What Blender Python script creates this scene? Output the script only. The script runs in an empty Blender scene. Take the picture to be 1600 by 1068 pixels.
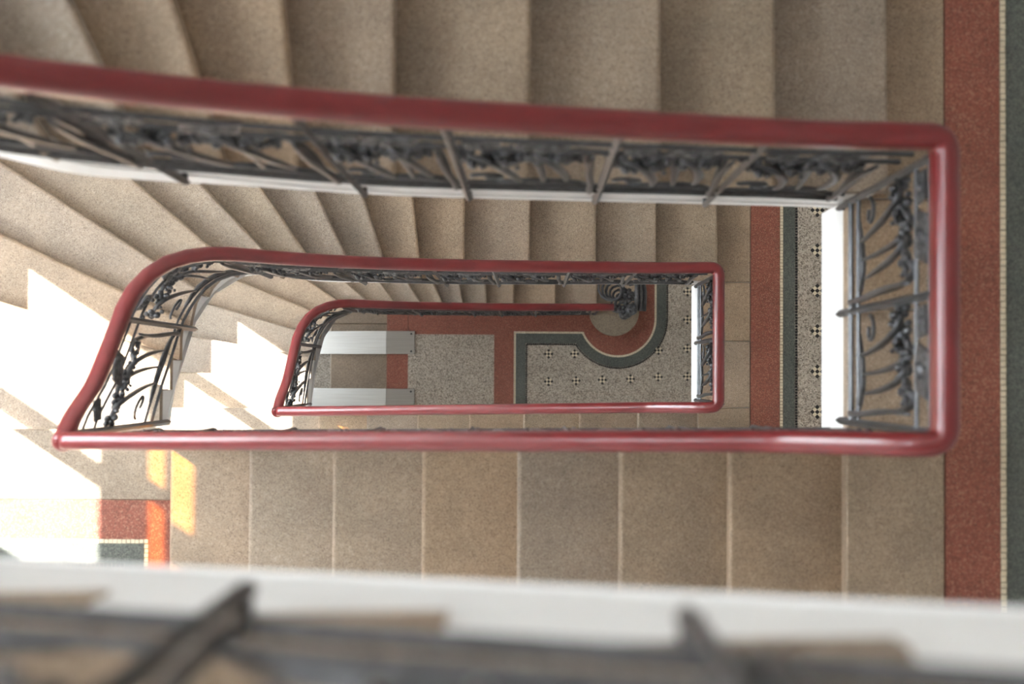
import bpy, bmesh, math, random
from mathutils import Vector, Matrix
random.seed(7)
scene = bpy.context.scene
COL = scene.collection

# ------------------------------------------------------------------ camera
cam_d = bpy.data.cameras.new('camera')
cam_d.sensor_width = 36.0
cam_d.lens = 50.0
cam_d.clip_start = 0.02
cam_d.dof.use_dof = True
cam_d.dof.focus_distance = 7.6
cam_d.dof.aperture_fstop = 2.8
cam = bpy.data.objects.new('camera', cam_d)
COL.objects.link(cam)
cam.location = (0, 0, 4.0938)
cam.rotation_euler = (0.0246, 0.0127, 0.0060)
scene.camera = cam

# ------------------------------------------------------------------ world, sun, exposure
world = bpy.data.worlds.new('sky')
scene.world = world
world.use_nodes = True
bg = world.node_tree.nodes['Background']
bg.inputs['Color'].default_value = (0.80, 0.90, 1.0, 1)
bg.inputs['Strength'].default_value = 10.6
sun_d = bpy.data.lights.new('sun', 'SUN')
sun_d.energy = 23.0
sun_d.angle = math.radians(0.5)
sun_d.color = (1.0, 0.965, 0.92)
sun = bpy.data.objects.new('sun', sun_d)
COL.objects.link(sun)
SUN_DX, SUN_DY = 0.92, -0.607          # horizontal travel per metre of fall
sun.rotation_euler = Vector((SUN_DX, SUN_DY, -1)).to_track_quat('-Z', 'Y').to_euler()
sun.location = (-6, 4, 8)
vs = scene.view_settings
vs.view_transform = 'Standard'
vs.look = 'None'
vs.gamma = 1.0
vs.exposure = 1.38
vs.use_curve_mapping = False
scene.cycles.max_bounces = 10
scene.cycles.diffuse_bounces = 7
scene.cycles.sample_clamp_indirect = 6.0
scene.cycles.caustics_reflective = False
scene.cycles.caustics_refractive = False

# ------------------------------------------------------------------ dimensions
RISE = 0.15                 # riser
H = 24 * RISE               # storey
XW_L, XW_R, YW_T, YW_B = -3.30, 3.0, 1.95, -1.62      # the four walls
Z_GROUND = -2 * H
TT = 0.045                  # tread thickness

# ------------------------------------------------------------------ materials
def new_mat(name):
    m = bpy.data.materials.new(name)
    m.use_nodes = True
    nt = m.node_tree
    return m, nt, nt.nodes['Principled BSDF']

def N(nt, t, **kw):
    n = nt.nodes.new(t)
    for k, v in kw.items():
        setattr(n, k, v)
    return n

def geo_pos(nt):
    return N(nt, 'ShaderNodeNewGeometry').outputs['Position']

def noise(nt, vec, scale, detail=3, rough=0.6):
    n = N(nt, 'ShaderNodeTexNoise')
    n.inputs['Scale'].default_value = scale
    n.inputs['Detail'].default_value = detail
    n.inputs['Roughness'].default_value = rough
    nt.links.new(vec, n.inputs['Vector'])
    return n.outputs['Fac']

def ramp(nt, fac, stops):
    r = N(nt, 'ShaderNodeValToRGB')
    els = r.color_ramp.elements
    while len(els) < len(stops):
        els.new(0.5)
    for e, (p, c) in zip(els, stops):
        e.position = p
        e.color = (*c, 1) if len(c) == 3 else c
    nt.links.new(fac, r.inputs['Fac'])
    return r.outputs['Color']

def mixc(nt, a, b, fac, mode='MIX'):
    m = N(nt, 'ShaderNodeMix', data_type='RGBA', blend_type=mode)
    for sock, v in ((m.inputs[6], a), (m.inputs[7], b), (m.inputs[0], fac)):
        if hasattr(v, 'is_output'):
            nt.links.new(v, sock)
        elif isinstance(v, (int, float)):
            sock.default_value = v
        else:
            sock.default_value = (*v, 1)
    return m.outputs[2]

def bump(nt, bsdf, height, strength, dist=0.004):
    b = N(nt, 'ShaderNodeBump')
    b.inputs['Strength'].default_value = strength
    b.inputs['Distance'].default_value = dist
    nt.links.new(height, b.inputs['Height'])
    nt.links.new(b.outputs['Normal'], bsdf.inputs['Normal'])

def terrazzo(name, base, chips, amount=0.35, chip_scale=260.0, rough=0.55, tint=False, blotch=0.25):
    """cast stone: a ground colour, stone chips of several colours, slow blotches of wear"""
    m, nt, b = new_mat(name)
    pos = geo_pos(nt)
    v = N(nt, 'ShaderNodeTexVoronoi')
    v.inputs['Scale'].default_value = chip_scale
    nt.links.new(pos, v.inputs['Vector'])
    sep = N(nt, 'ShaderNodeSeparateColor')
    nt.links.new(v.outputs['Color'], sep.inputs['Color'])
    n = len(chips)
    cr = ramp(nt, sep.outputs['Red'], [(i / n, c) for i, c in enumerate(chips)])
    for nd in nt.nodes:
        if nd.type == 'VALTORGB' and nd.outputs['Color'] == cr:
            nd.color_ramp.interpolation = 'CONSTANT'
    base_out = base
    if tint:
        oi = N(nt, 'ShaderNodeObjectInfo')
        base_out = mixc(nt, base, oi.outputs['Color'], 1.0, 'MULTIPLY')
        cr = mixc(nt, cr, oi.outputs['Color'], 1.0, 'MULTIPLY')
    gt = N(nt, 'ShaderNodeMath', operation='LESS_THAN')
    nt.links.new(sep.outputs['Green'], gt.inputs[0])
    gt.inputs[1].default_value = amount
    c = mixc(nt, base_out, cr, gt.outputs[0])
    big = ramp(nt, noise(nt, pos, 5.5, 5), [(0.3, (1 - blotch,) * 3), (0.7, (1 + blotch * 0.6,) * 3)])
    c = mixc(nt, c, big, 1.0, 'MULTIPLY')
    fine = ramp(nt, noise(nt, pos, 60, 3), [(0.3, (0.86,) * 3), (0.7, (1.12,) * 3)])
    c = mixc(nt, c, fine, 1.0, 'MULTIPLY')
    nt.links.new(c, b.inputs['Base Color'])
    b.inputs['Roughness'].default_value = rough
    bump(nt, b, noise(nt, pos, 90, 2), 0.15, 0.002)
    return m

def plain(name, col, rough=0.5, metal=0.0, var=0.12, scale=14.0, bumpy=0.0, spec=None):
    m, nt, b = new_mat(name)
    pos = geo_pos(nt)
    f = ramp(nt, noise(nt, pos, scale, 4), [(0.3, (1 - var,) * 3), (0.7, (1 + var,) * 3)])
    c = mixc(nt, col, f, 1.0, 'MULTIPLY')
    nt.links.new(c, b.inputs['Base Color'])
    b.inputs['Roughness'].default_value = rough
    b.inputs['Metallic'].default_value = metal
    if spec is not None:
        b.inputs['Specular IOR Level'].default_value = spec
    if bumpy:
        bump(nt, b, noise(nt, pos, scale * 6, 3), bumpy, 0.003)
    return m

M = {}
M['stone'] = terrazzo('tread_stone', (0.322, 0.240, 0.170),
                      [(0.38, 0.292, 0.215), (0.255, 0.186, 0.128), (0.405, 0.318, 0.24), (0.215, 0.156, 0.107)],
                      0.36, 300.0, 0.5, tint=True, blotch=0.2)
M['red'] = terrazzo('red_terrazzo', (0.26, 0.075, 0.045),
                    [(0.30, 0.10, 0.06), (0.20, 0.055, 0.035), (0.36, 0.16, 0.10), (0.17, 0.05, 0.03)],
                    0.5, 260.0, 0.45, blotch=0.14)
M['green'] = terrazzo('green_terrazzo', (0.096, 0.100, 0.085),
                      [(0.12, 0.125, 0.105), (0.065, 0.07, 0.06), (0.15, 0.15, 0.125), (0.058, 0.062, 0.052)],
                      0.5, 260.0, 0.42, blotch=0.14)
M['field'] = terrazzo('chip_terrazzo', (0.39, 0.325, 0.26),
                      [(0.52, 0.44, 0.36), (0.19, 0.155, 0.12), (0.47, 0.40, 0.32), (0.27, 0.22, 0.17)],
                      0.62, 150.0, 0.5, blotch=0.1)
M['cream'] = plain('cream_tessera', (0.66, 0.56, 0.40), 0.5, var=0.15, scale=60)
M['black'] = plain('black_tessera', (0.018, 0.014, 0.012), 0.45, var=0.2, scale=60)
M['mortar'] = plain('mortar', (0.20, 0.15, 0.10), 0.9, var=0.15, scale=60)
M['plaster'] = plain('white_plaster', (0.79, 0.77, 0.75), 0.7, var=0.03, scale=7, bumpy=0.05)
M['wall'] = plain('painted_wall', (0.82, 0.80, 0.77), 0.85, var=0.03, scale=4, bumpy=0.05)
M['iron'] = plain('wrought_iron', (0.088, 0.087, 0.090), 0.36, metal=0.45, var=0.3, scale=40, bumpy=0.25)
M['frame'] = plain('white_frame', (0.72, 0.72, 0.70), 0.4, var=0.03)
M['wood'] = plain('dark_wood', (0.10, 0.055, 0.030), 0.5, var=0.25, scale=9, bumpy=0.1)
M['lead'] = plain('dark_hollow', (0.02, 0.02, 0.022), 0.6)

def handrail_mat():
    m, nt, b = new_mat('red_handrail')
    pos = geo_pos(nt)
    f = ramp(nt, noise(nt, pos, 9, 4), [(0.3, (0.155, 0.015, 0.016)), (0.7, (0.195, 0.021, 0.022))])
    nt.links.new(f, b.inputs['Base Color'])
    b.inputs['Roughness'].default_value = 0.30
    b.inputs['Coat Weight'].default_value = 0.22
    b.inputs['Coat Roughness'].default_value = 0.18
    bump(nt, b, noise(nt, pos, 35, 2), 0.06, 0.003)
    return m
M['rail'] = handrail_mat()

def steel_mat():
    m, nt, b = new_mat('brushed_steel')
    pos = geo_pos(nt)
    mp = N(nt, 'ShaderNodeMapping')
    mp.inputs['Scale'].default_value = (3, 220, 3)
    nt.links.new(pos, mp.inputs['Vector'])
    f = noise(nt, mp.outputs['Vector'], 1.0, 3)
    c = ramp(nt, f, [(0.3, (0.30, 0.275, 0.245)), (0.7, (0.38, 0.35, 0.315))])
    nt.links.new(c, b.inputs['Base Color'])
    b.inputs['Metallic'].default_value = 0.85
    b.inputs['Roughness'].default_value = 0.42
    return m
M['steel'] = steel_mat()

def glass_mat(name, col, gloss=0.06):
    m = bpy.data.materials.new(name)
    m.use_nodes = True
    nt = m.node_tree
    nt.nodes.remove(nt.nodes['Principled BSDF'])
    out = nt.nodes['Material Output']
    t = N(nt, 'ShaderNodeBsdfTransparent')
    pos = geo_pos(nt)
    c = ramp(nt, noise(nt, pos, 3, 2), [(0.3, tuple(x * 0.97 for x in col)), (0.7, col)])
    nt.links.new(c, t.inputs['Color'])
    g = N(nt, 'ShaderNodeBsdfGlossy')
    g.inputs['Roughness'].default_value = 0.03
    mx = N(nt, 'ShaderNodeMixShader')
    mx.inputs[0].default_value = gloss
    nt.links.new(t.outputs[0], mx.inputs[1])
    nt.links.new(g.outputs[0], mx.inputs[2])
    nt.links.new(mx.outputs[0], out.inputs['Surface'])
    return m
M['glass'] = glass_mat('clear_glass', (0.97, 0.98, 0.98))
M['amber'] = glass_mat('amber_glass', (0.66, 0.44, 0.12))

def frosted_mat():
    m, nt, b = new_mat('frosted_glass')
    pos = geo_pos(nt)
    out = nt.nodes['Material Output']
    t = N(nt, 'ShaderNodeBsdfTranslucent')
    c = ramp(nt, noise(nt, pos, 20, 3), [(0.3, (0.80, 0.82, 0.82)), (0.7, (0.88, 0.90, 0.90))])
    nt.links.new(c, t.inputs['Color'])
    nt.links.new(t.outputs[0], out.inputs['Surface'])
    return m
M['frosted'] = frosted_mat()

# ------------------------------------------------------------------ mesh helpers
ORIGIN = {}
def put(name, verts, faces, mat, parent=None, smooth=False, kind=None):
    """one mesh object from world-space vertices"""
    o0 = ORIGIN.get(parent.name if parent else None, Vector((0, 0, 0)))
    me = bpy.data.meshes.new(name)
    if parent is None:
        xs = [sum(v[i] for v in verts) / len(verts) for i in range(2)] + [min(v[2] for v in verts)]
        loc = Vector(xs)
        base = loc
    else:
        xs = [sum(v[i] for v in verts) / len(verts) for i in range(3)]
        base = Vector(xs)
        loc = base - o0
    me.from_pydata([(v[0] - base.x, v[1] - base.y, v[2] - base.z) for v in verts], [], faces)
    me.materials.append(M[mat])
    bm = bmesh.new()
    bm.from_mesh(me)
    bmesh.ops.recalc_face_normals(bm, faces=bm.faces)
    bm.to_mesh(me)
    bm.free()
    if smooth:
        for p in me.polygons:
            p.use_smooth = True
    o = bpy.data.objects.new(name, me)
    COL.objects.link(o)
    o.location = loc
    if parent:
        o.parent = parent
    if kind:
        o['kind'] = kind
    ORIGIN[o.name] = base
    return o

def copy_mesh(name, src, loc, parent, rot=None, scale=None):
    o = bpy.data.objects.new(name, src)
    COL.objects.link(o)
    o.location = Vector(loc) - ORIGIN[parent.name]
    if rot is not None:
        o.rotation_euler = rot
    if scale is not None:
        o.scale = scale
    o.parent = parent
    ORIGIN[o.name] = Vector(loc)
    return o

def empty(name, loc, label, cat, group=None):
    o = bpy.data.objects.new(name, None)
    COL.objects.link(o)
    o.location = loc
    o.empty_display_size = 0.1
    o['label'] = label
    o['category'] = cat
    if group:
        o['group'] = group
    ORIGIN[o.name] = Vector(loc)
    return o

def structure(o, label):
    o['kind'] = 'structure'
    o['label'] = label
    return o

class MB:
    def __init__(s):
        s.v, s.f = [], []
    def add(s, v, f):
        n = len(s.v)
        s.v += [tuple(x) for x in v]
        s.f += [tuple(i + n for i in q) for q in f]
        return s
    def box(s, x0, x1, y0, y1, z0, z1):
        v = [(x, y, z) for x in (x0, x1) for y in (y0, y1) for z in (z0, z1)]
        return s.add(v, [(0, 1, 3, 2), (4, 6, 7, 5), (0, 4, 5, 1), (2, 3, 7, 6), (0, 2, 6, 4), (1, 5, 7, 3)])
    def bevel_box(s, x0, x1, y0, y1, z0, z1, b):
        """box with chamfered top edges"""
        v = [(x0, y0, z0), (x1, y0, z0), (x1, y1, z0), (x0, y1, z0),
             (x0, y0, z1 - b), (x1, y0, z1 - b), (x1, y1, z1 - b), (x0, y1, z1 - b),
             (x0 + b, y0 + b, z1), (x1 - b, y0 + b, z1), (x1 - b, y1 - b, z1), (x0 + b, y1 - b, z1)]
        f = [(3, 2, 1, 0), (8, 9, 10, 11)]
        for i in range(4):
            j = (i + 1) % 4
            f += [(i, j, 4 + j, 4 + i), (4 + i, 4 + j, 8 + j, 8 + i)]
        return s.add(v, f)
    def prism(s, poly, z0, z1):
        n = len(poly)
        v = [(x, y, z0) for x, y in poly] + [(x, y, z1) for x, y in poly]
        f = [tuple(range(n - 1, -1, -1)), tuple(range(n, 2 * n))]
        f += [(i, (i + 1) % n, n + (i + 1) % n, n + i) for i in range(n)]
        return s.add(v, f)
    def tube(s, pts, rad, sides=6, flat=1.0):
        pts = [Vector(p) for p in pts]
        n = len(pts)
        if not isinstance(rad, (list, tuple)):
            rad = [rad] * n
        base = len(s.v)
        up = None
        for i, p in enumerate(pts):
            t = (pts[min(i + 1, n - 1)] - pts[max(i - 1, 0)]).normalized()
            if up is None:
                a = Vector((0, 0, 1)) if abs(t.z) < 0.9 else Vector((1, 0, 0))
                up = (a - t * a.dot(t)).normalized()
            else:
                up = (up - t * up.dot(t)).normalized()
            sd = t.cross(up)
            for k in range(sides):
                a = 2 * math.pi * k / sides
                q = p + up * (math.cos(a) * rad[i]) + sd * (math.sin(a) * rad[i] * flat)
                s.v.append(tuple(q))
        for i in range(n - 1):
            for k in range(sides):
                k2 = (k + 1) % sides
                s.f.append((base + i * sides + k, base + i * sides + k2, base + (i + 1) * sides + k2, base + (i + 1) * sides + k))
        s.f.append(tuple(base + k for k in range(sides - 1, -1, -1)))
        s.f.append(tuple(base + (n - 1) * sides + k for k in range(sides)))
        return s
    def ball(s, c, rx, ry=None, rz=None, seg=8, rings=5):
        ry = ry or rx
        rz = rz or rx
        base = len(s.v)
        c = Vector(c)
        s.v.append((c.x, c.y, c.z + rz))
        for i in range(1, rings):
            th = math.pi * i / rings
            for k in range(seg):
                a = 2 * math.pi * k / seg
                s.v.append((c.x + rx * math.sin(th) * math.cos(a), c.y + ry * math.sin(th) * math.sin(a), c.z + rz * math.cos(th)))
        s.v.append((c.x, c.y, c.z - rz))
        last = len(s.v) - 1
        for k in range(seg):
            k2 = (k + 1) % seg
            s.f.append((base, base + 1 + k, base + 1 + k2))
            for i in range(rings - 2):
                a0 = base + 1 + i * seg
                s.f.append((a0 + k, a0 + seg + k, a0 + seg + k2, a0 + k2))
            a0 = base + 1 + (rings - 2) * seg
            s.f.append((a0 + k, last, a0 + k2))
        return s
    def put(s, name, mat, parent=None, smooth=False, kind=None):
        return put(name, s.v, s.f, mat, parent, smooth, kind)

# ------------------------------------------------------------------ plan of the well (rail line), ascending: BL -> BR -> TR -> round -> BL
BR, TR = (0.872, -0.135), (0.872, 0.512)
BL = (-1.392, -0.198)
def lerp(a, b, t): return a + (b - a) * t

def fillet(a, c, b, r, n=5):
    a, c, b = Vector(a), Vector(c), Vector(b)
    p, q = c + (a - c).normalized() * r, c + (b - c).normalized() * r
    out = []
    for i in range(n + 1):
        t = i / n
        out.append(tuple((p * (1 - t) + c * t) * (1 - t) + (c * (1 - t) + q * t) * t))
    return out

# winding corner of the rail, read from the stair plan
CURVE = [(-0.98, 0.462), (-1.06, 0.461), (-1.13, 0.458), (-1.19, 0.450), (-1.245, 0.432), (-1.295, 0.402),
         (-1.338, 0.354), (-1.368, 0.29), (-1.385, 0.22), (-1.391, 0.14)]

def densify(pts, step=0.02):
    out = [pts[0]]
    for a, b in zip(pts, pts[1:]):
        L = math.dist(a, b)
        n = max(1, int(round(L / step)))
        for i in range(1, n + 1):
            out.append(tuple(lerp(a[k], b[k], i / n) for k in range(len(a))))
    return out

# nosing lines of the winding flights: (inner point, a point further out), in plan
NOSE_T = {1: ((0.978, 0.5), (0.978, 1.0)), 2: ((0.652, 0.5), (0.651, 1.0)), 3: ((0.327, 0.5), (0.326, 1.0)),
          4: ((0.005, 0.5), (0.004, 1.0)), 5: ((-0.318, 0.5), (-0.322, 1.0)), 6: ((-0.523, 0.53), (-0.560, 0.848)),
          7: ((-0.675, 0.53), (-0.775, 0.829)), 8: ((-0.835, 0.54), (-0.966, 0.809)), 9: ((-0.995, 0.54), (-1.173, 0.795)),
          10: ((-1.14, 0.525), (-1.401, 0.795)), 11: ((-1.30, 0.48), (-1.662, 0.791)), 12: ((-1.40, 0.36), (-2.073, 0.788)),
          13: ((-1.42, 0.22), (-2.158, 0.566)), 14: ((-1.42, 0.085), (-2.098, 0.288)), 15: ((-1.42, -0.035), (-2.29, 0.03)),
          16: ((-1.42, -0.206), (-2.286, -0.222))}
NOSE_G = dict(NOSE_T)
NOSE_G.update({1: ((0.852, 0.5), (0.852, 1.0)), 2: ((0.519, 0.5), (0.519, 1.0)), 3: ((0.194, 0.5), (0.193, 1.0)),
               4: ((-0.121, 0.5), (-0.121, 1.0)), 5: ((-0.335, 0.53), (-0.342, 0.695)), 6: ((-0.489, 0.53), (-0.517, 0.684)),
               7: ((-0.633, 0.535), (-0.698, 0.673)), 8: ((-0.797, 0.54), (-0.874, 0.662)), 9: ((-0.967, 0.54), (-1.05, 0.651)),
               10: ((-1.14, 0.535), (-1.255, 0.631)), 11: ((-1.31, 0.505), (-1.489, 0.629)), 12: ((-1.41, 0.414), (-1.839, 0.587)),
               13: ((-1.42, 0.257), (-2.135, 0.467)), 14: ((-1.42, 0.123), (-2.265, 0.267)), 15: ((-1.42, -0.003), (-2.29, 0.017))})
GO_B, X0_B = 0.3158, 0.9084          # straight flights: going, edge of the landing they reach

class Path:
    """rail line in plan with the rail's height; s is arc length"""
    def __init__(s, pts):               # pts: (x, y, z)
        s.p = [Vector(q) for q in pts]
        s.s = [0.0]
        for a, b in zip(s.p, s.p[1:]):
            s.s.append(s.s[-1] + math.hypot(b.x - a.x, b.y - a.y))
        s.len = s.s[-1]
        s.low = [(0, 0), (1, 0)]        # foot line of the ironwork: (arc, z)
        s.off = 0.0                     # ironwork stands this far outside the rail line
    def at(s, d):
        d = min(max(d, 0), s.len)
        lo, hi = 0, len(s.s) - 1
        while hi - lo > 1:
            m = (lo + hi) // 2
            if s.s[m] <= d: lo = m
            else: hi = m
        t = (d - s.s[lo]) / max(1e-9, s.s[hi] - s.s[lo])
        return s.p[lo].lerp(s.p[hi], t)
    def tan(s, d):
        a, b = s.at(d - 0.015), s.at(d + 0.015)
        return Vector((b.x - a.x, b.y - a.y, 0)).normalized()
    def iron(s, d, w, off=0.0):
        c, t = s.at(d), s.tan(d)
        lo = interp(s.low, d)
        k = (s.off(c.x) if callable(s.off) else s.off) - off
        return Vector((c.x + t.y * k, c.y - t.x * k, lo + (c.z - lo) * w / RAIL_W))
    def nearest(s, x, y):
        i = min(range(len(s.p)), key=lambda i: (s.p[i].x - x) ** 2 + (s.p[i].y - y) ** 2)
        return s.s[i]

def interp(knots, d):
    if d <= knots[0][0]: return knots[0][1]
    for (a, za), (b, zb) in zip(knots, knots[1:]):
        if d <= b:
            return lerp(za, zb, (d - a) / max(1e-9, b - a))
    return knots[-1][1]

def with_heights(plan, knots, smooth=3):
    arc = [0.0]
    for a, b in zip(plan, plan[1:]):
        arc.append(arc[-1] + math.dist(a, b))
    z = [interp(knots, d) for d in arc]
    for _ in range(smooth):
        z = [z[0]] + [(z[i - 1] + 2 * z[i] + z[i + 1]) / 4 for i in range(1, len(z) - 1)] + [z[-1]]
    return Path([(x, y, q) for (x, y), q in zip(plan, z)])

def arc_at(plan, x, y):
    arc, best = 0.0, (1e9, 0)
    prev = plan[0]
    for p in plan:
        arc += math.dist(prev, p)
        prev = p
        d = (p[0] - x) ** 2 + (p[1] - y) ** 2
        if d < best[0]: best = (d, arc)
    return best[1]

RAIL_W = 1.09                # rail centre above a landing
def b_nose(x): return (x - X0_B) / GO_B * RISE      # nosing line of a straight flight, relative to the landing above
def plan_b(): return densify([BL, BR])
def knots_b(zR, plan):
    k = [(0, zR - 8 * RISE + 1.06)]
    for x in (-1.2, -0.6, 0.0, 0.55):
        k.append((arc_at(plan, x, -0.16), zR + b_nose(x) + 0.965))
    k.append((arc_at(plan, 0.80, -0.137), zR + 1.075))
    k.append((arc_at(plan, 0.872, -0.135), zR + RAIL_W))
    return k
def plan_t(ground=False):
    y = lambda x: 0.462 + (x + 0.98) / (0.872 + 0.98) * (0.512 - 0.462)
    start = (0.60, y(0.60)) if ground else TR
    return densify([start, CURVE[0]] + CURVE[1:] + [BL])
T_RAIL = [((0.872, 0.512), 1.09), ((0.60, 0.504), 1.155), ((0.216, 0.493), 1.31), ((-0.264, 0.479), 1.52), ((-0.562, 0.471), 1.70), ((-0.80, 0.464), 1.89),
          ((-1.05, 0.461), 2.20), ((-1.19, 0.452), 2.43), ((-1.316, 0.389), 2.66), ((-1.37, 0.29), 2.81), ((-1.39, 0.165), 2.92),
          ((-1.391, -0.037), 3.17), ((-1.392, -0.125), 3.37), ((-1.392, -0.175), 3.445), ((-1.392, -0.198), 3.46)]
def knots_t(zR, plan, ground=False):
    k = []
    for (x, y), z in T_RAIL:
        if ground and x > 0.65: continue
        drop = 0.085 * min(1, max(0, (x + 0.6) / 0.7)) if ground else 0
        k.append((arc_at(plan, x, y), zR + z - drop))
    return k
def low_t(zR, plan, ground=False, below=0.17):
    nose = NOSE_G if ground else NOSE_T
    k = [] if ground else [(0, zR - 0.02)]
    for i in range(1, 17):
        (x, y), _ = nose[i]
        d = arc_at(plan, x, y)
        if k and d < k[-1][0] + 0.03: continue
        b = below if i < 9 else below * (1 - 0.6 * min(1, (i - 8) / 3))
        k.append((d, zR + i * RISE - b))
    return k

def t_face(x):               # stringer face of the winding flights, measured from the rail line
    if x > -1.05: return lerp(0.005, -0.012, min(1, max(0, (0.87 - x) / 1.9)))
    return lerp(-0.012, 0.029, min(1, (-1.05 - x) / 0.25))
def t_iron(x): return t_face(x) - (0.011 if x > -1.1 else 0.016)
PLAN_B, PLAN_T, PLAN_G = plan_b(), plan_t(), plan_t(True)
def path_b(zR):
    P = with_heights(PLAN_B, knots_b(zR, PLAN_B))
    P.low = [(arc_at(PLAN_B, x, -0.16), zR + b_nose(x) - 0.075) for x in (-1.39, 0.872)]
    P.off = 0.010
    return P
def path_t(zR):
    P = with_heights(PLAN_T, knots_t(zR, PLAN_T), 5)
    P.low = low_t(zR, PLAN_T)
    P.off = t_iron
    return P
def path_g(zR):
    P = with_heights(PLAN_G, knots_t(zR, PLAN_G, True), 5)
    P.low = low_t(zR, PLAN_G, True)
    P.off = t_iron
    return P
def path_r(zR):
    P = Path(densify([(BR[0], BR[1], zR + RAIL_W), (TR[0], TR[1], zR + RAIL_W)]))
    P.low = [(0, zR), (1, zR)]
    P.off = 0.024
    return P

# face of the stringers: a hand's width outside the rail line
def face_t(ground=False):
    plan = PLAN_G if ground else PLAN_T
    out = []
    for i, p in enumerate(plan):
        a, b = plan[max(i - 1, 0)], plan[min(i + 1, len(plan) - 1)]
        if i == len(plan) - 1: a, b = plan[i - 1], plan[i]
        t = Vector((b[0] - a[0], b[1] - a[1])).normalized()
        n = Vector((t.y, -t.x))          # to the right of travel = away from the well
        o_ = t_face(p[0])
        out.append((p[0] + n.x * o_, p[1] + n.y * o_))
    return out
def face_b_y(x): return lerp(BL[1], BR[1], (x - BL[0]) / (BR[0] - BL[0])) - 0.025

# ------------------------------------------------------------------ room shell
ZTOP = 6.6
ZBOT = Z_GROUND - 0.45
def wall_with_holes(name, x0, x1, holes, label):
    """wall across X with rectangular openings (y0, y1, z0, z1)"""
    mb = MB()
    ys = sorted({YW_B - 0.2, YW_T + 0.2} | {h[0] for h in holes} | {h[1] for h in holes})
    for ya, yb in zip(ys, ys[1:]):
        cuts = sorted([(h[2], h[3]) for h in holes if h[0] <= ya + 1e-6 and h[1] >= yb - 1e-6])
        z = ZBOT
        for c0, c1 in cuts:
            mb.box(x0, x1, ya, yb, z, c0)
            z = c1
        mb.box(x0, x1, ya, yb, z, ZTOP)
    return structure(mb.put(name, 'wall'), label)

WIN = []           # per window: landing level, shift
for lv, sh in ((H - 8 * RISE, 0.0), (-8 * RISE, 0.0), (-H - 8 * RISE, 0.12)):
    WIN.append((lv, sh))
XO = XW_L - 0.10    # outer plane of the windows
Y_JAMB, Y_END = 1.35, -0.32
holes = []
for lv, sh in WIN:
    holes.append((Y_END, Y_JAMB, lv + sh + 0.925, lv + sh + 2.75))
holes.append((-0.50, 0.50, Z_GROUND - 0.31, Z_GROUND + 1.85))        # entrance door
wall_with_holes('wall_left', XO, XW_L, holes, 'painted wall with the landing windows at the left end')
structure(MB().box(XW_R, XW_R + 0.15, YW_B - 0.2, YW_T + 0.2, ZBOT, ZTOP).put('wall_right', 'wall'), 'painted wall behind the right landings')
structure(MB().box(XO, XW_R + 0.15, YW_T, YW_T + 0.2, ZBOT, ZTOP).put('wall_back', 'wall'), 'painted wall along the winding flights')
structure(MB().box(XO, XW_R + 0.15, YW_B - 0.2, YW_B, ZBOT, ZTOP).put('wall_front', 'wall'), 'painted wall along the straight flights')
structure(MB().box(XO, XW_R + 0.15, YW_B - 0.2, YW_T + 0.2, ZTOP, ZTOP + 0.2).put('ceiling', 'plaster'), 'white plaster ceiling over the stairwell')

def window(idx, lv, sh):
    sill, head, top = lv + sh + 0.925, lv + sh + 1.945, lv + sh + 2.75
    xa, xb = XO + 0.005, XO + 0.06
    mb = MB()
    mb.box(xa, xb, Y_END, Y_JAMB, sill, sill + 0.03)
    mb.box(xa, xb, Y_END, Y_JAMB, head, head + 0.09)
    mb.box(xa, xb, Y_END, Y_JAMB, top - 0.03, top)
    mb.box(xa, xb, Y_JAMB - 0.03, Y_JAMB, sill + 0.03, top - 0.03)
    mb.box(xa, xb, Y_END, Y_END + 0.03, sill + 0.03, top - 0.03)
    root = structure(mb.put('window_%d' % idx, 'frame'), 'white casement window with amber top lights over the %s left landing' % ('top', 'sunlit middle', 'lower')[idx - 1])
    for y0, y1 in ((0.755, 0.818), (0.19, 0.26)):
        MB().box(xa, xb, y0, y1, sill + 0.03, head).put('mullion', 'frame', root)
    for y0, y1 in ((0.818, Y_JAMB - 0.03), (0.26, 0.755), (Y_END + 0.03, 0.19)):
        MB().box(XO + 0.028, XO + 0.032, y0, y1, sill + 0.03, head).put('pane', 'glass', root)
    # top light: frosted glass with small amber panes
    amber = [(0.90, 1.14, 2.12), (0.55, 0.82, 2.12), (0.17, 0.44, 2.12), (0.84, 1.16, 2.40), (0.44, 0.69, 2.40), (0.15, 0.42, 2.40)]
    zs = [head + 0.09, lv + 2.12 + sh, lv + 2.185 + sh, lv + 2.40 + sh, lv + 2.49 + sh, top - 0.03]
    for k, (za, zb) in enumerate(zip(zs, zs[1:])):
        row = sorted([a for a in amber if abs(lv + sh + a[2] - za) < 0.02])
        y = Y_END + 0.03
        for a in row:
            MB().box(XO + 0.028, XO + 0.032, y, a[0], za, zb).put('frosted_pane', 'frosted', root)
            MB().box(XO + 0.028, XO + 0.032, a[0], a[1], za, zb).put('amber_pane', 'amber', root)
            y = a[1]
        MB().box(XO + 0.028, XO + 0.032, y, Y_JAMB - 0.03, za, zb).put('frosted_pane', 'frosted', root)
    d = bpy.data.lights.new('window_portal', 'AREA')
    d.shape = 'RECTANGLE'
    d.size, d.size_y = top - sill, Y_JAMB - Y_END
    d.cycles.is_portal = True
    o = bpy.data.objects.new('window_portal', d)
    COL.objects.link(o)
    o.location = (XO - 0.01, (Y_JAMB + Y_END) / 2, (sill + top) / 2)
    o.rotation_euler = (0, -math.pi / 2, 0)
for i, (lv, sh) in enumerate(WIN):
    window(i + 1, lv, sh)
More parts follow.
